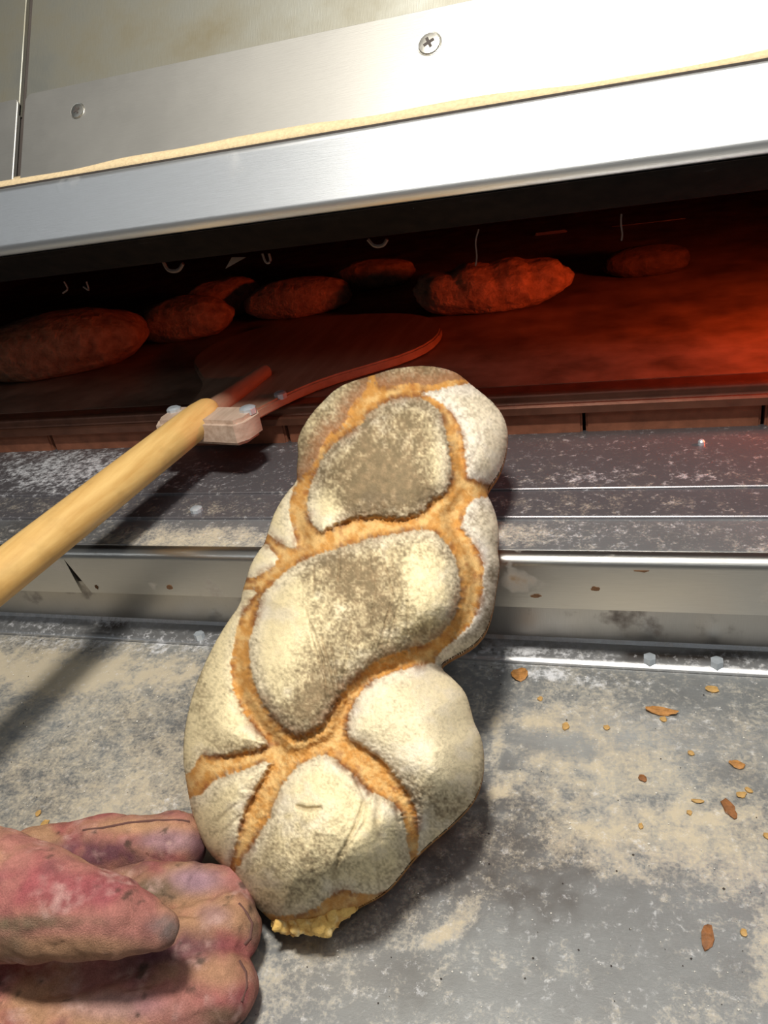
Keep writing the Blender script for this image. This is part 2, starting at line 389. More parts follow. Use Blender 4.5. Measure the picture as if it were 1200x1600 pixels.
# step plates of the sill, each lying a little over the one before
def plate(name, prof, mat, blobs, base=(.2, .1, .2), rows=14, x0=-1.2, x1=.62, amp=.14):
    """long folded sheet with a painted dust and brightness attribute; prof: (y,z) from the front foot over the nose to the back"""
    prof = np.asarray(prof, float); seg = np.r_[0, np.cumsum(np.linalg.norm(np.diff(prof, axis=0), axis=1))]
    tt = np.unique(np.r_[seg, np.linspace(0, seg[-1], rows)]); yy = np.interp(tt, seg, prof[:, 0]); zz = np.interp(tt, seg, prof[:, 1])
    xs_ = np.linspace(x0, x1, 560); m_ = len(tt)
    V = np.stack([np.repeat(xs_, m_), np.tile(yy, len(xs_)), np.tile(zz, len(xs_))], 1); pq = project(V); q_ = V[:, :2]
    wob_ = .55*fbm(q_*28, 5, 6); ch = [np.full(len(V), b)+amp*fbm(q_*(9+14*c), 5, 40+c) for c, b in enumerate(base)]
    for c, cx, cy, rx, ry, a in blobs:
        r_ = np.sqrt(((pq[:, 0]-cx)/rx)**2+((pq[:, 1]-cy)/ry)**2)+wob_; ch[c] += a*sstep(1.25, .15, r_)
    i_, j_ = np.meshgrid(np.arange(len(xs_)-1), np.arange(m_-1), indexing='ij'); k_ = (i_*m_+j_).ravel()
    o = mesh(name, V, np.stack([k_, k_+m_, k_+m_+1, k_+1], 1), mat, ov, True, np.clip(np.stack(ch, 1), 0, 1))
    try: o.data.set_sharp_from_angle(angle=math.radians(40))
    except Exception: pass
    return o
plate('back_strip', STRIP[0], MAT['strip'], [(1, 830, 1010, 150, 14, .4), (2, 1090, 1024, 120, 9, .9), (2, 1015, 1026, 60, 8, .8), (1, 1000, 1000, 250, 8, .3), (1, 250, 965, 160, 14, .5), (1, 60, 965, 120, 14, .4), (2, 180, 975, 30, 14, .8), (0, 380, 985, 60, 10, .3)], (.05, .12, .2), 10, amp=.2)
plate('ledge_cover', [(.4985, .1080), (.4990, .1092), (.545, .1100)], MAT['cover'], [(0, 300, 842, 160, 26, .6), (0, 820, 835, 90, 22, .35), (0, 60, 840, 90, 20, .1), (1, 950, 830, 200, 22, .2), (2, 60, 830, 120, 40, .4)], (.12, -.04, .25))
plate('sill_plate', [(.5425, .1095), (.5425, .1120), (.5433, .1127), (.590, .1135)], MAT['sill'], [(0, 330, 795, 90, 18, .25), (0, 120, 790, 160, 20, .25), (1, 700, 790, 200, 20, .12), (0, 900, 790, 250, 24, .14)], (.04, -.08, .2))
plate('sill_plate', [(.5860, .1130), (.5860, .1148), (.5868, .1155), (.705, .1162)], MAT['sill'], [(1, 110, 735, 210, 60, .62), (1, 330, 740, 60, 30, .12), (1, 430, 700, 50, 12, .3), (1, 920, 745, 90, 12, .45), (1, 1075, 745, 60, 9, .5), (1, 800, 745, 60, 30, .2), (0, 950, 750, 300, 26, .12)], (.0, -.12, .25))  # broad white blob at left: flour plus the lit sill's brightness painted in
for bx_, by_, r in ((306, 794, .006), (1096, 694, .003)):
    p = onz(bx_, by_, .116); z = .113 if by_ > 770 else .1158
    tube('sill_bolt', [(p[0], p[1], z-.002), (p[0], p[1], z+.003), (p[0], p[1], z+.0045)], [r, r, r*.6], MAT['bolt'], ov, 10)
# row of fire bricks carrying the hearth edge
bw = .155; xb = ony(912, 655, .70)[0]-bw*9
xk = xb
while xk < OX1:
    if xk+bw > OX0:
        box('brick', (xk+.0015, .700+RNG.uniform(0, .002), .100), (xk+bw-.0015, .79, .1385), MAT['brick'], ov, .002)
    xk += bw
extrude_x('hearth_edge', [(.692, .1395), (.692, .1465), (.694, .1485), (.697, .1485), (.698, .1500)]+arc(.7035, .1535, .0055, 200, 70, 5)+[(.725, .1585), (.725, .1395)], OX0, OX1, MAT['lipbar'], ov)
HZ = .1590
extrude_x('hearth', [(.722, .13), (.722, HZ), (1.95, HZ), (1.95, .13)], OX0, OX1, MAT['hearth'], ov)
# lining
box('oven_wall', (OX0-.03, .66, .10), (OX0, 1.98, .46), MAT['inside'], ov)
box('oven_wall', (OX1, .60, .10), (OX1+.03, 1.98, .46), MAT['inside'], ov)
box('oven_wall', (OX0, 1.95, .10), (OX1, 1.98, .46), MAT['inside'], ov)
box('oven_roof', (OX0-.03, .66, .42), (OX1+.03, 1.98, .46), MAT['inside'], ov)
for (a, b_, dz) in (((836, 369), (886, 367), .006), ((955, 360), (1072, 348), .007)):
    pa, pb = ony(*a, 1.55), ony(*b_, 1.55)
    box('back_rail', (pa[0], 1.545, pa[2]-dz), (pb[0], 1.56, pa[2]+dz), MAT['rail'], ov, .002)
box('oven_base', (OX0-.03, .535, -.90), (OX1+.03, 1.98, .10), MAT['base'], ov)
# hood lip over the mouth
fy0, fz0, fy1, fz1 = .568, .4075, .557, .3605
band = [(.600, .4065), (fy0+.004, .4065)]+arc(fy0+.0042, fz0-.0042, .004, 85, 170, 4)+[(fy1+.0005, fz1+.006)]+arc(fy1+.0085, fz1+.0035, .0085, 166, 235, 6)+[(.5685, .3530), (.600, .3570)]
extrude_x('hood_lip', band, OX0, OX1, MAT['band'], ov)
extrude_x('soot_lip', [(.5600, .3560), (.5625, .3515), (.5800, .3400), (.5885, .3330), (.5915, .3320), (.5950, .3335), (.640, .3345), (.640, .3570), (.600, .3570), (.575, .358)], OX0, OX1, MAT['soot'], ov)
box('lintel', (OX0, .600, .334), (OX1, .68, .405), MAT['soot'], ov)
# sloping upper front: panels behind, trim plates with rounded corners screwed on
sd = np.array([0, .561, .828]); sn = np.array([0, -.828, .561]); S0 = np.array([0, .583, .4105])
XS = on_plane([(22, 275)], S0, sn)[0][0]
def slope_pt(x, s, h): return np.array([x, 0, 0])+S0+sd*s+sn*h
def slope_plate(name, x0, x1, s0, s1, th, mat, rc=0.0, h0=0.0, parent=ov):
    pts = [(x0, s0), (x1, s0)]
    def corner(cx, cy, a): return [(cx+rc*math.cos(math.radians(a+t)), cy+rc*math.sin(math.radians(a+t))) for t in (0, 22, 45, 67, 90)]
    if rc: pts += corner(x1-rc, s1-rc, 0)+corner(x0+rc, s1-rc, 90)
    else: pts += [(x1, s1), (x0, s1)]
    n = len(pts)
    b = .0006
    cx, cs = (x0+x1)/2, (s0+s1)/2
    inset = [(x+(b if x < cx else -b), s+(b if s < cs else -b)) for x, s in pts]
    V = [slope_pt(x, s, h0) for x, s in pts]+[slope_pt(x, s, h0+th-b) for x, s in pts]+[slope_pt(x, s, h0+th) for x, s in inset]
    Fc = [(i+r*n, (i+1) % n+r*n, (i+1) % n+(r+1)*n, i+(r+1)*n) for r in (0, 1) for i in range(n)]+[tuple(range(n))[::-1], tuple(range(2*n, 3*n))]
    return fix_normals(mesh(name, V, Fc, mat, parent))
slope_plate('front_backing', OX0, OX1, -.004, .75, .004, MAT['dark'], 0, -.010)
gap = .0035
xs2 = on_plane([(38, 150)], S0, sn)[0][0]
slope_plate('upper_panel', OX0, XS-.001, .060, .75, .004, MAT['panel'], 0, -.0055)
slope_plate('upper_panel', XS+.0055, OX1, .060, .75, .004, MAT['panel'], 0, -.0055)
T1 = slope_plate('trim_plate', OX0, XS-.001, -.001, .0735, .004, MAT['trim'], .004, -.0035)
T2 = slope_plate('trim_plate', XS+.0065, OX1, -.001, .0755, .004, MAT['trim'], .006, -.0035)
def screw(px, py, rpx):
    p = on_plane([(px, py)], S0, sn)[0]; s = (p-S0)@sd; r = rpx*np.linalg.norm(p-C0)/F
    ring = lambda rr, h, n=20: [slope_pt(p[0]+rr*math.cos(2*math.pi*k/n), s+rr*math.sin(2*math.pi*k/n), h) for k in range(n)]
    n = 20
    V = ring(r*1.12, .0003)+ring(r*1.10, .0007)+ring(r, .0005)+ring(r*.92, .0014)+ring(r*.55, .0019)+[slope_pt(p[0], s, .0020)]
    Fc = [(a*n+k, a*n+(k+1) % n, (a+1)*n+(k+1) % n, (a+1)*n+k) for a in range(4) for k in range(n)]+[(4*n+k, 4*n+(k+1) % n, 5*n) for k in range(n)]
    sc = auto_smooth(fix_normals(mesh('screw', V, Fc, MAT['screw'], T2)))
    a, l = r*.13, r*.5; an = math.radians(25)
    cr = [(-a, -l), (a, -l), (a, -a), (l, -a), (l, a), (a, a), (a, l), (-a, l), (-a, a), (-l, a), (-l, -a), (-a, -a)]
    cr = [(x*math.cos(an)-y*math.sin(an), x*math.sin(an)+y*math.cos(an)) for x, y in cr]
    V = [slope_pt(p[0]+x, s+y, h) for h in (.0016, .0022) for x, y in cr]
    Fc = [tuple(range(12, 24))]+[(i, (i+1) % 12, 12+(i+1) % 12, 12+i) for i in range(12)]
    fix_normals(mesh('cross_recess', V, Fc, MAT['dark'], sc))
screw(122, 174, 10); screw(671, 69, 15.5)
# flour drifted along the crease over the lip
nxs = 420; V = []; xs = np.linspace(OX0, OX1, nxs)
box('crease_shade_strip', (OX0, fy0+.0055, .4040), (OX1, .590, .4088), MAT['dark'], ov)  # dark strip standing in for the shadow gap below the flour
hh = .0022+.0022*np.clip(.55+fbm(np.c_[xs*9, xs*0], 3, 3), .02, 1.2); dd = .0085+.003*fbm(np.c_[xs*7, xs*0+5], 4, 8)
hh *= np.clip(1.15-np.abs(xs+.25)*.9, .2, 1)
for x, a, d in zip(xs, hh, dd):
    V += [(x, .5895, .4085), (x, .5880, .4105+a*1.4), (x, .5865-d*.5, .4093+a), (x, .5865-d, .4089+a*.3), (x, .5865-d, .4085)]
Fc = [(5*i+a, 5*(i+1)+a, 5*(i+1)+a+1, 5*i+a+1) for i in range(nxs-1) for a in range(4)]
fo = fix_normals(mesh('flour_drift', V, Fc, MAT['flour'], ov, True)); fo['kind'] = 'stuff'
# soot fibres and curled scraps hanging under the lip
def hang(pts, y, r, name='soot_fibre'):
    P = np.array([ony(a, b, y) for a, b in pts]); q = np.linspace(0, len(P)-1, 14); P = np.stack([np.interp(q, np.arange(len(P)), P[:, c]) for c in range(3)], 1)
    for _ in range(4): P[1:-1] = .25*P[:-2]+.5*P[1:-1]+.25*P[2:]
    tube(name, P, r, MAT['fibre'], ov, 5)
hang([(748, 358), (742, 378), (746, 400), (743, 415)], .60, .0006)
hang([(971, 334), (970, 350), (973, 366), (971, 376)], .60, .0006)
hang([(100, 440), (107, 452), (98, 458)], .60, .0008); hang([(255, 408), (262, 424), (280, 424), (286, 412)], .60, .0016)
hang([(135, 440), (140, 455), (130, 448)], .60, .0008); hang([(410, 396), (415, 412), (424, 410), (420, 396)], .60, .001); hang([(575, 374), (585, 386), (600, 384), (605, 374)], .60, .0014)
P = [ony(a, b, .60) for a, b in ((352, 420), (362, 402), (384, 402))]
mesh('soot_scrap', P+[p+np.array([0, .003, 0]) for p in P], [(0, 1, 2), (5, 4, 3), (0, 3, 4, 1), (1, 4, 5, 2), (2, 5, 3, 0)], MAT['fibre'], ov)
# lamp under the lintel at the right of the mouth, shining down on the hearth
lx, ly, lz = .30, .715, .285
def sphere(name, c, r, mat, parent=None, n=16, sq=(1, 1, 1)):
    V = []; Fc = []
    for a in range(n//2+1):
        for k in range(n):
            th = math.pi*a/(n//2); ph = 2*math.pi*k/n
            V.append((c[0]+r*sq[0]*math.sin(th)*math.cos(ph), c[1]+r*sq[1]*math.sin(th)*math.sin(ph), c[2]+r*sq[2]*math.cos(th)))
    Fc = [(a*n+k, (a+1)*n+k, (a+1)*n+(k+1) % n, a*n+(k+1) % n) for a in range(n//2) for k in range(n)]
    return mesh(name, V, Fc, mat, parent, True)
gm, gnt, gb = new_mat('glowing_bulb'); gb.inputs['Emission Color'].default_value = (1, .16, .03, 1); gb.inputs['Emission Strength'].default_value = 12
sphere('oven_bulb', (lx, ly, lz+.006), .016, gm, ov, 16, (2.2, 1, .6))
box('lamp_housing', (lx-.06, ly-.031, lz+.010), (lx+.06, ly+.022, .42), MAT['rail'], ov, .002)
pl = area('oven_lamp_light', (lx, ly, lz-.006), (.10, .80, .16), .08, .03, 2.2, (1.0, .10, .018))
box('spill_blocker', (lx-.16, ly-.034, lz-.042), (lx+.12, ly-.031, .336), MAT['inside'], ov)  # added plate, keeps the red spill off the loaf and worktop

# ------------------------------------------------------------------ loaves baking in the oven
def oven_loaf(px, py, wpx, hpx, ang, label, deep=.6, seed=0, lump=.10, name='baking_loaf', knobs=0, mat='ovenloaf'):
    b = onz(px, py, HZ); dist = np.linalg.norm(b-C0); L = wpx*dist/F/2; hgt = hpx*dist/F*.95; D = L*deep
    n, m = 64, 32; V = []
    th = np.linspace(0, math.pi, m+1); ph = np.linspace(0, 2*math.pi, n, endpoint=False)
    T, Pp = np.meshgrid(th, ph, indexing='ij')
    d = np.stack([np.sin(T)*np.cos(Pp), np.sin(T)*np.sin(Pp), np.cos(T)], -1).reshape(-1, 3)
    r = 1+lump*fbm(d*2.2+seed*5, 4, seed)
    if knobs: r *= 1+.16*np.abs(np.sin(d[:, 0]*knobs+.6*d[:, 1]))*np.clip(d[:, 2]+.5, 0, 1)-.05
    p = np.sign(d)*np.abs(d)**.9*r[:, None]*(L, D, hgt/2)
    p[:, 2] = np.maximum(p[:, 2]+hgt*.5*.82, 0)
    a = math.radians(ang); x = p[:, 0]*math.cos(a)-p[:, 1]*math.sin(a); y = p[:, 0]*math.sin(a)+p[:, 1]*math.cos(a)
    V = np.stack([x, y, p[:, 2]], 1)
    Fc = np.array([(i*n+k, (i+1)*n+k, (i+1)*n+(k+1) % n, i*n+(k+1) % n) for i in range(m) for k in range(n)])
    o = mesh(name, V, Fc, MAT[mat], None, True); o.location = (b[0], b[1]+D*.6, HZ+.0005)
    return tag(o, label, 'bread', 'loaves baking in the oven')
oven_loaf(75, 592, 265, 92, 20, 'long oval loaf baking beside the peel near the oven mouth', .5, 1)
oven_loaf(283, 534, 150, 66, 8, 'small round loaf baking beyond the long oval loaf', .6, 2)
oven_loaf(345, 500, 120, 62, 40, 'dim loaf hidden partly by the small round loaf', .6, 5)
oven_loaf(462, 497, 168, 60, 10, 'smooth oval loaf baking behind the peel blade', .5, 3)
oven_loaf(765, 490, 240, 78, 8, 'knobbly braided loaf baking on the red lit hearth', .42, 4, .14, 'baking_loaf', 7)
oven_loaf(580, 452, 130, 45, 0, 'faint loaf deep in the oven behind the smooth oval one', .5, 6)
oven_loaf(1010, 432, 120, 45, 0, 'faint loaf with painted shade deep in the dark end of the oven', .5, 7, mat='shadedloaf')

# ------------------------------------------------------------------ bread peel
HB = np.array([-.4445, .29, .1605]); HA = np.array([-.4105, .615, .1745])
pe = empty('bread_peel', (-.40, .75, HZ), 'wooden bread peel with pale round handle lying in the oven mouth', 'bread peel')
ax = (HA-HB)/np.linalg.norm(HA-HB)
HS = HB-ax*.75
ts = np.linspace(0, 1, 40); hp = [HS+(HA-HS)*t for t in ts]
hr = [.0178+.0004*math.sin(9*t) for t in ts]
# chamfered far end of the stick, cut obliquely
hp += [HA+ax*.014, HA+ax*.022+np.array([0, 0, .001]), HA+ax*.034+np.array([0, 0, .005]), HA+ax*.038+np.array([0, 0, .007])]; hr += [.0178, .0170, .0120, .008]
tube('handle', hp, hr, MAT['handle'], pe, 24, True, .92)
u = np.array([ax[1], -ax[0], 0]); u /= np.linalg.norm(u)
ax2 = np.array([ax[0], ax[1], 0]); ax2 /= np.linalg.norm(ax2); o0 = np.array([HA[0], HA[1], 0])
# crosswise block at the root of the blade
def prism(name, poly, z0, z1, mat, parent, bev=.002):
    import bmesh
    n = len(poly); W = [o0+u*a+ax2*b for a, b in poly]
    V = [(p[0], p[1], z0) for p in W]+[(p[0], p[1], z1) for p in W]
    Fc = [tuple(range(n))[::-1], tuple(range(n, 2*n))]+[(i, (i+1) % n, n+(i+1) % n, n+i) for i in range(n)]
    o = fix_normals(mesh(name, V, Fc, mat, parent))
    bm = bmesh.new(); bm.from_mesh(o.data); bmesh.ops.bevel(bm, geom=[e for e in bm.edges if abs(e.verts[0].co.z-e.verts[1].co.z) < 1e-6], offset=bev, segments=2, affect='EDGES'); bm.to_mesh(o.data); bm.free()
    return auto_smooth(fix_normals(o), 50)
prism('root_block', [(-.042, .004), (-.036, -.008), (.0, -.004), (.054, -.008), (.062, .002), (.064, .024), (.056, .034), (-.036, .036), (-.043, .026)], .1560, .1815, MAT['block'], pe, .004)
half = [(.040, .026), (.046, .050), (.058, .095), (.080, .140), (.115, .178), (.148, .215), (.163, .255), (.162, .30), (.143, .345), (.105, .38), (.05, .40)]
poly = half+[(-a, b) for a, b in half[::-1]]
bl = prism('blade', [tuple(q) for q in chaikin(poly, 1)], .1605, .1715, MAT['blade'], pe, .002)
tube('handle_tongue', [HA+ax*.02-np.array([0, 0, .001]), HA+ax*.15-np.array([0, 0, .004])], [.012, .008], MAT['blade'], pe, 12)
def pbolt(a, b, z, r):
    p = o0+u*a+ax2*b
    tube('bolt', [(p[0], p[1], z-.003), (p[0], p[1], z+.0025), (p[0], p[1], z+.004)], [r, r, r*.7], MAT['bolt'], pe, 8)
pbolt(.054, .022, .1815, .0085); pbolt(.052, .088, .1715, .007); pbolt(-.034, .022, .1815, .0075)

# ------------------------------------------------------------------ the braided loaf
def A_(*p): return [(400+x/2.727, 540+y/2.727) for x, y in p]
def B_(*p): return [(270+x/2.264, 860+y/2.264) for x, y in p]
OUT = [(583, 586), (610, 577), (635, 573), (665, 571), (693, 575), (716, 583), (734, 599), (752, 613), (770, 628), (786, 648), (794, 672), (793, 695), (788, 718), (779, 740), (766, 757), (760, 770), (770, 789), (777, 811), (780, 835), (777, 860), (781, 880), (778, 900), (774, 925),
       (771, 948), (762, 980), (748, 1000), (730, 1014), (705, 1027), (688, 1038), (692, 1047), (708, 1060), (727, 1080), (735, 1105), (740, 1128), (752, 1150), (756, 1180), (755, 1208), (748, 1235), (735, 1258), (713, 1281), (692, 1300), (668, 1320), (645, 1342), (625, 1368), (606, 1390), (585, 1405), (562, 1416),
       (549, 1424), (530, 1430), (500, 1440), (470, 1446), (440, 1446), (424, 1440), (402, 1419), (383, 1398), (364, 1374), (345, 1352), (326, 1333), (313, 1308), (303, 1280), (296, 1252), (291, 1222), (286, 1190), (287, 1150), (294, 1110), (304, 1075), (318, 1040), (335, 1005), (355, 972), (376, 943),
       (378, 925), (384, 908), (390, 885), (400, 866), (414, 848), (420, 825), (430, 797), (447, 770), (465, 751), (463, 735), (466, 708), (464, 690), (470, 672), (485, 648), (503, 628), (522, 609), (545, 597)]
PAN = {  # the floured plates of the crust; the splits between them stay golden
 'upper': A_((640,215),(560,235),(500,270),(450,330),(400,372),(330,412),(270,500),(240,580),(218,640),(215,700),(235,760),(270,800),(300,790),(380,752),(430,728),(560,738),(640,738),(710,718),(740,668),(800,638),(832,590),(832,500),(818,420),(803,320),(780,270),(720,228)),
 'top_left': A_((485,100),(475,165),(462,205),(420,232),(395,290),(375,335),(310,375),(285,430),(235,520),(195,560),(60,600),(20,300),(250,50)),
 'top': A_((500,100),(505,165),(560,178),(680,158),(740,178),(800,150),(905,150),(980,90),(800,-40),(560,-20)),
 'right_upper': A_((700,205),(760,225),(830,278),(868,340),(888,430),(893,520),(905,572),(950,575),(990,600),(1180,560),(1200,250),(1000,120),(905,165),(850,168),(780,185)),
 'left_small': A_((190,560),(150,625),(140,685),(150,765),(178,835),(160,868),(105,845),(55,805),(-60,760),(60,520)),
 'left_low': A_((38,835),(72,882),(108,908),(60,950),(0,985),(-60,1000),(-70,850)),
 'middle': A_((700,785),(600,800),(480,820),(400,850),(300,878),(200,912),(120,962),(70,1020))+B_((312,150),(300,225),(268,330),(270,420),(300,510),(350,590),(420,655),(460,660),(530,620),(570,555),(605,495),(660,440),(725,388),(830,350),(900,332),(960,292),(1003,230),(1020,150),(1012,60),(990,0))+A_((850,900),(812,840),(760,790)),
 'right_low': A_((915,655),(890,720),(860,778),(905,812),(945,865),(970,940))+B_((1096,50),(1100,140),(1076,228),(1020,300),(960,340),(925,380),(935,440),(1080,420),(1250,200),(1230,0))+A_((1150,700),(1000,640)),
 'left_long': B_((320,140),(250,198),(224,290),(204,390),(210,480),(250,580),(310,650),(352,692),(250,716),(135,732),(100,715),(60,800),(-80,800),(-80,500),(100,250),(220,140)),
 'left_bottom': B_((358,742),(235,778),(135,818),(110,860),(60,880),(-60,900),(20,1060),(190,1160),(205,1110),(248,940),(298,840),(338,772)),
 'lobe': B_((612,668),(622,570),(660,500),(740,440),(850,412),(945,395),(1100,430),(1200,650),(1180,850),(1000,1080),(870,1140),(865,1060),(872,980),(850,880),(800,812),(740,742),(670,690)),
 'bottom': B_((540,715),(580,742),(640,792),(690,850),(745,872),(790,900),(820,950),(828,1040),(845,1100),(820,1170),(740,1215),(650,1215),(600,1195),(530,1245),(470,1285),(330,1300),(200,1180),(235,1110),(290,1030),(340,950),(372,850),(432,765),(490,735)),
}
LIFT = dict(upper=.007, top_left=-.006, top=-.006, right_upper=-.002, left_small=-.008, left_low=-.010, middle=.010, right_low=-.007, left_long=-.003, left_bottom=.0, lobe=.002, bottom=.003)
STEP = 1.7
X, Y = np.meshgrid(np.arange(278, 804, STEP), np.arange(562, 1456, STEP), indexing='ij'); shp = X.shape
P = np.stack([X.ravel(), Y.ravel()], 1)
outp = chaikin(OUT, 2)
so, near = sdist(P, outp)
keep = so > -STEP*.75
P[(so < 0)] = near[so < 0]
d = np.maximum(so, 0)
wob = 2.2*fbm(P/9., 3, 4)+1.5*vnoise(P/3.2, 8)
panel = np.full(len(P), -1e9); lift = np.zeros(len(P)); wsum = np.zeros(len(P)); pid = np.zeros(len(P), int)
sds = {}
for k, (nm, pl_) in enumerate(PAN.items()):
    s, _ = sdist(P, chaikin(pl_, 2)); s = s+wob; sds[nm] = s
    m = s > panel; panel[m] = s[m]; pid[m] = k
    wgt = np.exp(np.clip(s, -60, 8)/7.); lift += wgt*LIFT[nm]; wsum += wgt
lift /= wsum
gyx = np.gradient(panel.reshape(shp), STEP, axis=0).ravel(); gyy = np.gradient(panel.reshape(shp), STEP, axis=1).ravel()
gl_ = np.sqrt(gyx**2+gyy**2)+1e-6; pc = np.clip(panel, -26, 26)
foot_pt = P-np.stack([gyx/gl_, gyy/gl_], 1)*pc[:, None]
fib = .6*vnoise(foot_pt/3.2, 51)+.4*vnoise(foot_pt/7., 52)
panel = panel+2.6*fib*np.exp(-np.abs(panel)/14)
R = 175.
t = np.clip(d/R, 0, 1); dome = .056*np.sqrt(np.clip(1-(1-t)**2, 0, 1))
t2 = np.clip(d/60., 0, 1); rim = .011*np.sqrt(np.clip(1-(1-t2)**2, 0, 1))
inside = np.maximum(panel, 0); outside = np.maximum(-panel, 0)
puff = .021*(1-np.exp(-inside/38.))+.0030*sstep(-2, 5, panel)
groove = -.0060*(1-np.exp(-outside/9.))+.0007*fib*sstep(0, 5, outside)
edge_f = sstep(0, 85, d)
h = dome+rim+edge_f*(puff+groove+lift)
# bands that swell inside the splits where the dough stretched
h += edge_f*.0015*sstep(5, 16, outside)
CREASE = [  # fine folds and scratches in the skin: (polyline, depth, width)
 (B_((590,0),(590,60),(585,110)), .0016, 2.2), (B_((500,60),(497,150)), .0014, 2), (B_((490,260),(530,380),(545,520)), .0012, 2), (B_((525,300),(560,430),(580,530)), .0012, 2), (B_((745,30),(780,160),(730,340)), .0012, 2), (B_((560,330),(578,440),(590,490)), .0012, 2),
 (B_((830,180),(830,300)), .001, 2), (B_((770,20),(810,150),(760,330)), .001, 1.8), (B_((630,250),(610,400),(600,470)), .001, 1.8), (B_((470,200),(500,340),(540,460)), .001, 1.8), (B_((690,20),(720,120),(700,260)), .001, 1.8),
 (A_((945,330),(960,400),(930,470),(900,520)), .0016, 2.6), (A_((990,420),(985,470),(940,560)), .0009, 2.2), (A_((930,240),(1000,330),(1020,440),(985,540)), .0006, 2.2), (A_((1040,350),(1040,450),(1000,560)), .0006, 2), (A_((850,200),(930,290),(945,340)), .0008, 2.2),
 (A_((490,880),(480,940),(500,1000)), .0012, 2), (A_((360,870),(350,990)), .0014, 2), (A_((545,860),(580,940)), .0012, 2), (A_((190,450),(240,430),(300,400)), .0012, 2), (A_((180,500),(240,480),(270,460)), .0012, 2), (A_((240,350),(330,340)), .001, 2), (A_((330,230),(360,300)), .001, 2),
 (B_((640,800),(680,880),(640,990),(590,1080),(565,1160)), .002, 2.8), (B_((690,860),(680,960),(600,1080)), .0012, 2), (B_((570,1160),(600,1190)), .0012, 2), (B_((720,1080),(730,1200)), .0014, 2.2), (B_((440,905),(475,915),(520,912)), .003, 3.5), (B_((150,960),(220,900)), .0018, 2.4), (B_((170,1000),(235,940)), .0014, 2),
 (B_((730,880),(720,960),(735,1020)), .0022, 5), (B_((790,900),(800,960)), .0022, 4), (B_((75,640),(150,690),(170,720)), .0012, 2), (B_((110,560),(160,620)), .001, 2), (B_((70,850),(110,830),(230,785)), .0024, 5), (A_((640,222),(690,250),(720,262)), .004, 4),
 (A_((560,735),(650,800),(700,790)), .0, 2), (B_((1000,300),(1030,220),(1045,120)), .0016, 2.5), (B_((820,840),(870,900),(880,960)), .0016, 3)]
cm = np.zeros(len(P))
for ic, (ln, dp, wd) in enumerate(CREASE):
    if ic < 11: dp, wd = dp*1.4, wd*.8
    q = np.exp(-(pdist(P+np.stack([wob, wob], 1)*.5, ln)/wd)**2); h -= dp*q*edge_f; cm = np.maximum(cm, q*min(1, dp/.0018))
h += edge_f*(.0011*fbm(P/26., 4, 11)+.0005*fbm(P/7., 3, 12)*sstep(-4, 4, panel)+.0011*fbm(P/5., 3, 14)*sstep(2, -4, panel))
# colour of crust and flour
gold = np.array([.53, .255, .062]); pale = np.array([.68, .43, .17]); brown = np.array([.17, .050, .014]); cream = np.array([.79, .67, .41]); white = np.array([.76, .70, .62]); dusk = np.array([.135, .092, .046]); umber = np.array([.25, .165, .088])
nA = fbm(P/30., 4, 21); nB = fbm(P/8., 4, 22); nC = vnoise(P/2.6, 23)
g = mixc(np.tile(gold, (len(P), 1)), pale, sstep(-.35, .6, fbm(P/12., 3, 24)+.4*nA+.45*fib+.25*sstep(4, 14, outside)))
g = mixc(g, brown, .85*sstep(11, 1, outside)*sstep(-.45, .35, nA+.5*nB+.5*fib))
g = mixc(g, cream, .30*sstep(.15, .6, fib+.3*nB)*sstep(12, 0, outside))
g = mixc(g, brown*1.6, .55*sstep(.2, .6, fbm(P/14., 4, 29)))
# amount of bare toasted crust seen through the flour, plate by plate
names = list(PAN)
bare = np.select([pid == names.index(n) for n in names], [.60, .62, .74, .26, .06, .0, .42, .30, .14, .20, .08, .32])
bx = lambda cx, cy, rx, ry: np.exp(-((P[:, 0]-cx)/rx)**2-((P[:, 1]-cy)/ry)**2)
bare = bare+.5*bx(600, 770, 90, 40)*(pid == 0)+.30*bx(600, 690, 70, 60)*(pid == 0)-.75*bx(505, 800, 26, 40)*(pid == 0)-.5*bx(690, 720, 20, 50)*(pid == 0)-.2*bx(655, 800, 40, 16)
mid = pid == names.index('middle')
bare = bare+mid*(.42*bx(560, 900, 80, 50)+.38*bx(510, 1060, 40, 60)+.35*bx(470, 1110, 40, 40)+.25*bx(590, 980, 60, 60)-.55*bx(440, 960, 40, 60)-.5*bx(660, 910, 36, 44)-.4*bx(430, 1030, 28, 60))
bot = pid == names.index('bottom')
bare = bare+bot*(.22*bx(470, 1340, 60, 60)-.35*bx(480, 1230, 60, 40)-.25*bx(570, 1300, 40, 60))
bare = bare+(pid == names.index('lobe'))*(.55*bx(700, 1270, 70, 40)+.4*bx(640, 1230, 30, 30)+.25*bx(750, 1220, 16, 60))+(pid == names.index('left_long'))*(.30*bx(370, 1170, 60, 30)+.25*bx(310, 1060, 18, 60))+(pid == names.index('right_low'))*(.4*bx(765, 960, 14, 60))
cov = sstep(-.46, .44, (.5-bare)+.33*nA+.36*nB+.22*nC)
flour_c = mixc(np.tile(cream, (len(P), 1)), white, np.clip(sstep(30, 2, panel)*.35+.35*sstep(0, .6, nA)+.5*np.isin(pid, [3, 7])+.2*(pid == 10)-.2*(pid == 8), 0, 1))
toast = mixc(np.tile(dusk, (len(P), 1)), umber, sstep(-.4, .5, nB))
s = mixc(toast, flour_c, np.clip(.10+.90*cov, 0, 1))
s = mixc(s, np.array([.15, .085, .040]), .50*cm*sstep(-.3, .5, nB+.2*nC+.2))
s = mixc(s, np.array([.22, .095, .035]), .75*sstep(13, 1, panel)*sstep(-.1, .5, nA+.5*nB+.4*fib))
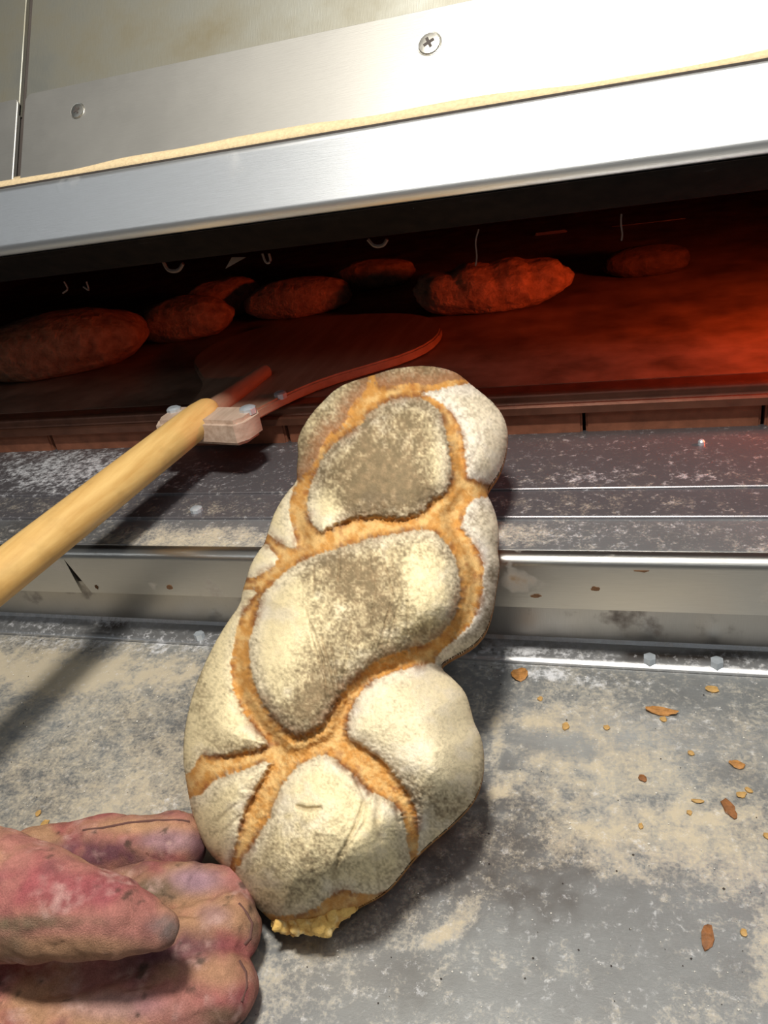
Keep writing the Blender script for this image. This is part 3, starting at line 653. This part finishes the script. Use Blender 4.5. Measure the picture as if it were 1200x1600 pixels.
s = mixc(s, np.array([.30, .125, .045]), .8*sstep(34, 2, panel+8*fib)*np.isin(pid, [1, 2])*sstep(-.5, .5, nB+.4))
s = mixc(s, np.array([.20, .10, .045]), .75*sstep(22, 2, panel)*mid*sstep(5, 45, P[:, 1]-(1010-.55*(P[:, 0]-500)))*sstep(-.6, .3, nB+.3*fib))
colr = mixc(g, s, sstep(-1.2, 1.8, panel))
colr = np.clip(colr*(1+.10*nC[:, None]), 0, 1)
# place on the slanting mid-plane of the loaf: foot on the worktop, back against the ledge
PL0 = np.array([0, .262, .022]); LE = math.radians(28.5); pn = np.array([0, -math.sin(LE), math.cos(LE)])
base = on_plane(P, PL0, pn); tow = C0-base; tow /= np.linalg.norm(tow, axis=1)[:, None]
front = base+tow*h[:, None]
tb = np.clip(d/70., 0, 1); hb = .030*np.sqrt(np.clip(1-(1-tb)**2, 0, 1))
back = base-pn*hb[:, None]; back[:, 2] = np.maximum(back[:, 2], .0012)
hold = (P[:, 0] < 425) & (P[:, 1] > 1260); back[hold, 2] = np.minimum(np.maximum(back[hold, 2], .0425), base[hold, 2])
clear = (back[:, 1] > .480) & (back[:, 2] < .1205); back[clear, 2] = np.minimum(.1205, base[clear, 2])
idx = np.arange(len(P)).reshape(shp); kk = keep.reshape(shp)
cell = kk[:-1, :-1] & kk[1:, :-1] & kk[1:, 1:] & kk[:-1, 1:]
Q = np.stack([idx[:-1, :-1][cell], idx[:-1, 1:][cell], idx[1:, 1:][cell], idx[1:, :-1][cell]], 1)
rimv = so < 0
used = np.unique(Q); N = len(P)
bidx = np.arange(N)+N; bidx[rimv] = np.arange(N)[rimv]
Qa = np.concatenate([Q, bidx[Q][:, ::-1]])
# close the side wall where kept cells end inside the rim
from collections import Counter
ed = np.sort(np.concatenate([Q[:, [0, 1]], Q[:, [1, 2]], Q[:, [2, 3]], Q[:, [3, 0]]]), 1)
ue, ct = np.unique(ed, axis=0, return_counts=True); be = ue[ct == 1]
side = np.stack([be[:, 0], be[:, 1], bidx[be[:, 1]], bidx[be[:, 0]]], 1)
side = side[(~rimv[be[:, 0]]) & (~rimv[be[:, 1]])]
allq = np.concatenate([Qa, side]) if len(side) else Qa
allv = np.concatenate([front, back]); allc = np.concatenate([colr, mixc(np.tile(gold*.8, (N, 1)), brown, .4+.3*nA)])
us = np.unique(allq); rm = -np.ones(2*N, int); rm[us] = np.arange(len(us))
foot = on_plane([(470, 1450)], PL0, pn)[0]
br = empty('braided_loaf', (foot[0], foot[1], 0), 'large twisted braided loaf with floured crust leaning from worktop onto ledge', 'bread')
lo = fix_normals(mesh('crust', allv[us], rm[allq], MAT['loaf'], br, True, allc[us]))
# torn crumb at the foot of the loaf
tp = [(424, 1436), (430, 1452), (448, 1456), (462, 1457), (480, 1455), (496, 1459), (508, 1465), (520, 1452), (530, 1444), (528, 1436), (542, 1432), (556, 1424), (556, 1412), (540, 1404), (515, 1412), (490, 1424), (455, 1428)]
cand = RNG.uniform((420, 1402), (562, 1468), (700, 2)); sc_, _ = sdist(cand, np.asarray(tp, float)); cand = cand[sc_ > 2][:150]; sc_ = sc_[sc_ > 2][:150]
cb = on_plane(cand, PL0, pn); ct_ = C0-cb; ct_ /= np.linalg.norm(ct_, axis=1)[:, None]
cs = cb+ct_*(RNG.uniform(.0, .020, (len(cb), 1))); cr_ = np.clip(sc_*.0004, .0018, .0058)
cs[:, 2] = np.maximum(cs[:, 2], .004)
clo, chi = cs.min(0)-.01, cs.max(0)+.01; cv = .0011
cg = np.stack(np.meshgrid(*[np.arange(a, b, cv) for a, b in zip(clo, chi)], indexing='ij'), -1); cshape = cg.shape[:3]; cg = cg.reshape(-1, 3)
fc = np.full(len(cg), 1.0)
for p, r in zip(cs, cr_): fc = np.minimum(fc, np.linalg.norm(cg-p, axis=1)-r)
nb = np.abs(fc) < .006; fc[nb] += .0016*vnoise(cg[nb]/.0034, 61)+.001*vnoise(cg[nb]/.0017, 62)
fc = np.maximum(fc, .0008-cg[:, 2])
CV, CQ = surface_nets(fc.reshape(cshape), clo, cv)
cc = mixc(np.tile(np.array([.86, .56, .17]), (len(CV), 1)), np.array([.55, .25, .06]), sstep(-.1, .6, fbm(CV/.006, 3, 63))); cc = mixc(cc, np.array([.92, .74, .38]), sstep(.1, .6, fbm(CV/.004, 3, 64)))
mesh('torn_crumb', CV, CQ, MAT['loaf'], br, True, cc)

# ------------------------------------------------------------------ the gloved hand
def gp(px, py, z, rpx):
    p = onz(px, py, z); return p, rpx*np.linalg.norm(p-C0)/F
chains = [  # finger chains from the palm to the tip: (pixel, height, half width in pixels)
 ('index', [(-60, 1420, .046, 50), (60, 1348, .036, 43), (170, 1324, .031, 45), (276, 1319, .024, 43)]),
 ('middle', [(-40, 1500, .042, 50), (110, 1432, .036, 44), (230, 1400, .031, 44), (352, 1408, .0235, 42)]),
 ('ring', [(-20, 1580, .042, 52), (120, 1530, .036, 46), (250, 1488, .033, 45), (356, 1454, .027, 46)]),
 ('little', [(-20, 1660, .040, 56), (110, 1625, .034, 52), (230, 1582, .028, 50), (342, 1543, .022, 50)]),
 ('thumb', [(-170, 1400, .080, 68), (-40, 1394, .100, 76), (70, 1412, .102, 68), (175, 1430, .096, 49), (248, 1446, .088, 27)]),
]
wrist = [(-300, 1560, .060, 90), (-150, 1540, .050, 78), (0, 1580, .036, 60)]
vox = .0014
allp = []; C3 = {}
for nm, ch in chains+[('wrist', wrist)]:
    C3[nm] = [gp(*c) for c in ch]; allp += [p for p, r in C3[nm]]
allp = np.array(allp); lo_, hi_ = allp.min(0)-.05, allp.max(0)+.05; lo_[2] = max(lo_[2], -.004)
gxs = [np.arange(a, b, vox) for a, b in zip(lo_, hi_)]
gg = np.stack(np.meshgrid(*gxs, indexing='ij'), -1); gs = gg.shape[:3]; gq = gg.reshape(-1, 3).astype(np.float32)
def cone_chain(ch):
    dd = np.full(len(gq), 1e9, np.float32)
    for (a, ra), (b, rb) in zip(ch[:-1], ch[1:]):
        ab = (b-a).astype(np.float32); t = np.clip((gq-a.astype(np.float32))@ab/(ab@ab), 0, 1)
        e = np.linalg.norm(gq-a.astype(np.float32)-t[:, None]*ab, axis=1)-(ra+(rb-ra)*t)
        dd = np.minimum(dd, e)
    return dd
def smin(a, b, k):
    hh_ = np.clip(k-np.abs(a-b), 0, None)/k; return np.minimum(a, b)-hh_*hh_*k*.25
fs = {nm: cone_chain(C3[nm]) for nm in C3}
f4 = fs['index']
for nm in ('middle', 'ring', 'little'): f4 = smin(f4, fs[nm], .0016)
f = smin(f4, fs['wrist'], .022)
th_near = smin(fs['thumb'], fs['wrist'], .03)
f = np.minimum(f, th_near)
f = smin(f, fs['thumb'], .003)
# folds across the fingers
def fold(a, b, z, wd, dp):
    global f
    p, q = onz(*a, z), onz(*b, z); ab = (q-p).astype(np.float32); t = np.clip((gq-p.astype(np.float32))@ab/(ab@ab), 0, 1)
    e = np.linalg.norm(gq-p.astype(np.float32)-t[:, None]*ab, axis=1); f = f+dp*np.exp(-(e/wd)**2)
fold((110, 1300), (190, 1372), .052, .004, .003); fold((196, 1290), (206, 1365), .050, .003, .002); fold((175, 1388), (235, 1440), .056, .004, .003)
fold((285, 1382), (300, 1430), .046, .004, .002); fold((262, 1440), (300, 1520), .052, .004, .002); fold((205, 1475), (220, 1545), .06, .003, .0025)
fold((200, 1545), (382, 1486), .046, .003, .004); fold((282, 1432), (374, 1400), .046, .003, .003); fold((150, 1400), (230, 1362), .046, .003, .003)
fold((160, 1500), (168, 1560), .06, .004, .006); fold((104, 1500), (94, 1610), .066, .004, .006); fold((230, 1535), (250, 1600), .052, .003, .002); fold((20, 1340), (90, 1500), .15, .004, .002)
nb = np.abs(f) < .008; gn = gq[nb].astype(float)
f[nb] += (.0016*vnoise(gn/.028, 3)+.0010*vnoise(gn/.012, 4)+.0013*np.clip(1-np.abs(vnoise(gn/.014+3, 6))*7, 0, 1)+.0007*vnoise(gn/np.array([.0045, .018, .018]), 7)+.0004*vnoise(gn/.004, 8)).astype(np.float32)
f = np.maximum(f, (.0012-gq[:, 2]))
GV, GQ = surface_nets(f.reshape(gs).astype(float), lo_, vox)
# a little relaxing of the voxel steps
E2 = np.concatenate([GQ[:, [0, 1]], GQ[:, [1, 2]], GQ[:, [2, 3]], GQ[:, [3, 0]]]); E2 = np.concatenate([E2, E2[:, ::-1]])
for _ in range(3):
    acc = np.zeros_like(GV); cn = np.zeros(len(GV)); np.add.at(acc, E2[:, 0], GV[E2[:, 1]]); np.add.at(cn, E2[:, 0], 1)
    GV = .4*GV+.6*acc/np.maximum(cn, 1)[:, None]
GV[:, 2] = np.maximum(GV[:, 2], .0006)
pink = np.array([.44, .185, .155]); tan = np.array([.47, .265, .155]); plum = np.array([.17, .068, .085]); rose = np.array([.36, .095, .105]); floury = np.array([.56, .37, .33]); grime = np.array([.07, .05, .038]); lilac = np.array([.40, .245, .29]); dun = np.array([.19, .135, .085])
g1 = fbm(GV/.035, 4, 31); g2 = fbm(GV/.012+9, 4, 32); g3 = fbm(GV/.003, 3, 33)
gc = mixc(np.tile(pink, (len(GV), 1)), tan, sstep(-.15, .35, g1))
gc = mixc(gc, rose, .8*sstep(.0, .4, fbm(GV/.03+40, 4, 34))); gc = mixc(gc, plum, .55*sstep(.15, .5, fbm(GV/.022+90, 4, 37)))
pp = project(GV)
gb_ = lambda cx, cy, rx, ry: np.exp(-(((pp[:, 0]-cx)/rx)**2+((pp[:, 1]-cy)/ry)**2)**1.6)
soft = sstep(-.7, .15, g2); highz = GV[:, 2] > .070
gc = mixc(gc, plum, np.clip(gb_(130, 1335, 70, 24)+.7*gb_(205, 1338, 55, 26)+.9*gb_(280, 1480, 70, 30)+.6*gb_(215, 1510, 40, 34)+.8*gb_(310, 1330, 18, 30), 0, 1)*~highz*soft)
gc = mixc(gc, tan*1.08, np.clip(gb_(215, 1290, 80, 14)+.9*gb_(370, 1432, 30, 26)+.8*gb_(345, 1520, 50, 24)+.8*gb_(60, 1560, 50, 40), 0, 1)*~highz)
gc = mixc(gc, lilac, np.clip(gb_(302, 1376, 46, 22)+.8*gb_(268, 1314, 48, 18)+.5*gb_(335, 1430, 26, 18)+.5*gb_(180, 1570, 80, 26), 0, 1)*~highz)  # the pale patch on top of the index finger is a painted highlight
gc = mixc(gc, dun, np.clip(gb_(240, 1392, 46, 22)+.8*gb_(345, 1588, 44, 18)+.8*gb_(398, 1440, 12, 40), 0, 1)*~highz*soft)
gc = mixc(gc, tan, np.clip(1.0*gb_(90, 1484, 150, 24), 0, 1)*highz)
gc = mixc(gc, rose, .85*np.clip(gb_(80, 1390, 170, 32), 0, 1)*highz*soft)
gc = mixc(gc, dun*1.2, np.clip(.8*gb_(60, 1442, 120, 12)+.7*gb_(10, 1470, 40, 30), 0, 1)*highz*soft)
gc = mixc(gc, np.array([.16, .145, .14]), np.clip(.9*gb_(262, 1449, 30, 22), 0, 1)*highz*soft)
gc = mixc(gc, floury, .6*sstep(.05, .5, g2)*sstep(-.5, .4, g3)); gc = mixc(gc, grime, .8*sstep(.34, .55, fbm(GV/.009+70, 4, 36)))
gc = np.clip(gc*(1+.30*g3[:, None]), 0, 1)
wp = C3['wrist'][0][0]
gl = empty('work_glove', (wp[0], wp[1], 0), 'worn pink leather glove dusted with flour reaching under the braided loaf', 'glove')
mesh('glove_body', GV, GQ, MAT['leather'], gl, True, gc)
# raised seams found on the leather's surface
def on_glove(px, py):
    e = ((pp-(px, py))**2).sum(1); c = np.where(e < max(16, e.min()*1.5))[0]
    return GV[c[np.argmin(((GV[c]-C0)**2).sum(1))]]
MAT['thread'] = plain('seam_thread', (.12, .055, .045), .9)
for line in ([(128, 1296), (160, 1290), (200, 1284), (240, 1280), (280, 1279), (300, 1284)], [(372, 1408), (388, 1424), (396, 1444), (394, 1464), (384, 1478)], [(376, 1498), (386, 1518), (388, 1542), (380, 1566)]):
    tube('seam', [on_glove(*q) for q in line], .0008, MAT['thread'], gl, 6)

# ------------------------------------------------------------------ flakes and specks on the worktop
def flake(px, py, w, hgt, ang, label, curl=.25, name='crust_flake', mat='flake'):
    c = onz(px, py, 0); s = np.linalg.norm(c-C0)/F; n = 11
    a, b = w*s/2, hgt*s/2*1.6; V = []
    for z0 in (0, .0008):
        for k in range(n):
            t = 2*math.pi*k/n; rr = 1+RNG.uniform(-.22, .18); x, y = a*rr*math.cos(t), b*rr*math.sin(t)
            V.append((x, y, z0+.0003+curl*abs(x)**1.5/(a**.5)*.6))
    V.append((0, 0, .0016))
    an = math.radians(ang); V = [(x*math.cos(an)-y*math.sin(an), x*math.sin(an)+y*math.cos(an), z) for x, y, z in V]
    Fc = [tuple(range(n))[::-1]]+[(k, (k+1) % n, n+(k+1) % n, n+k) for k in range(n)]+[(n+k, n+(k+1) % n, 2*n) for k in range(n)]
    o = mesh(name, V, Fc, MAT[mat]); o.location = (c[0], c[1], 0)
    return tag(o, label, 'crust flake', 'crust flakes on the worktop')
flake(812, 1055, 26, 18, 20, 'triangular golden crust flake beside the loaf shadow near worktop seam', .5)
flake(1034, 1113, 40, 11, -4, 'long orange crust flake, longest one on the worktop', .3)
flake(1113, 1078, 18, 9, 0, 'pale golden crust flake next to the worktop seam', mat='flake2')
flake(1152, 1196, 20, 8, -20, 'thin slanting orange crust flake on dusty steel', .3)
flake(1004, 1217, 10, 9, 30, 'tiny dark brown crust flake on dusty steel', mat='flake1')
flake(1139, 1265, 14, 20, 20, 'upright brown crust flake beside yellow crumbs', mat='flake1')
flake(1105, 1466, 15, 22, -10, 'almond shaped brown crust flake on clean bare steel', mat='flake1')
for px, py, w_, h_ in ((844, 1093, 8, 5), (948, 1138, 9, 6), (1036, 1125, 9, 6), (884, 1136, 10, 9), (1162, 1458, 8, 7), (1198, 1307, 8, 6), (1080, 1178, 9, 5), (1001, 1292, 7, 6), (1077, 1271, 7, 5), (1090, 1253, 16, 4), (1158, 1243, 14, 6), (1170, 1236, 10, 5), (100, 1293, 16, 8), (60, 1272, 8, 6), (70, 1288, 10, 8)):
    flake(px, py, w_, h_, RNG.uniform(-40, 40), 'tiny crumb of golden crust lying on the worktop', mat='flake2')
def specks(name, mat, pts, zbase=0.0006):
    V = []; Fc = []
    for x, y, z, r in pts:
        b = len(V); V += [(x+r, y, z), (x, y+r*.8, z), (x-r*.9, y, z), (x, y-r, z), (x+r*.1, y, z+r*.9), (x, y, z-.0004)]
        Fc += [(b+i, b+(i+1) % 4, b+4) for i in range(4)]+[(b+(i+1) % 4, b+i, b+5) for i in range(4)]
    o = fix_normals(mesh(name, V, Fc, mat, wt)); o['kind'] = 'stuff'; return o
pts = []
for _ in range(900):
    px, py = RNG.uniform(-20, 1220), RNG.uniform(1010, 1590)
    if px > 330 and RNG.random() < .6: continue
    p = onz(px, py, 0)
    if p[1] > .493: continue
    pts.append((p[0], p[1], .0006, abs(RNG.normal(.0002, .00025))+.00015))
o = specks('flour_grains', MAT['white'], pts)
pts = []
for _ in range(130):
    px, py = RNG.uniform(-20, 1220), RNG.uniform(1000, 1590); p = onz(px, py, 0)
    if p[1] > .493: continue
    pts.append((p[0], p[1], .0006, abs(RNG.normal(.0002, .0003))+.00015))
o = specks('soot_specks', MAT['dark'], pts)
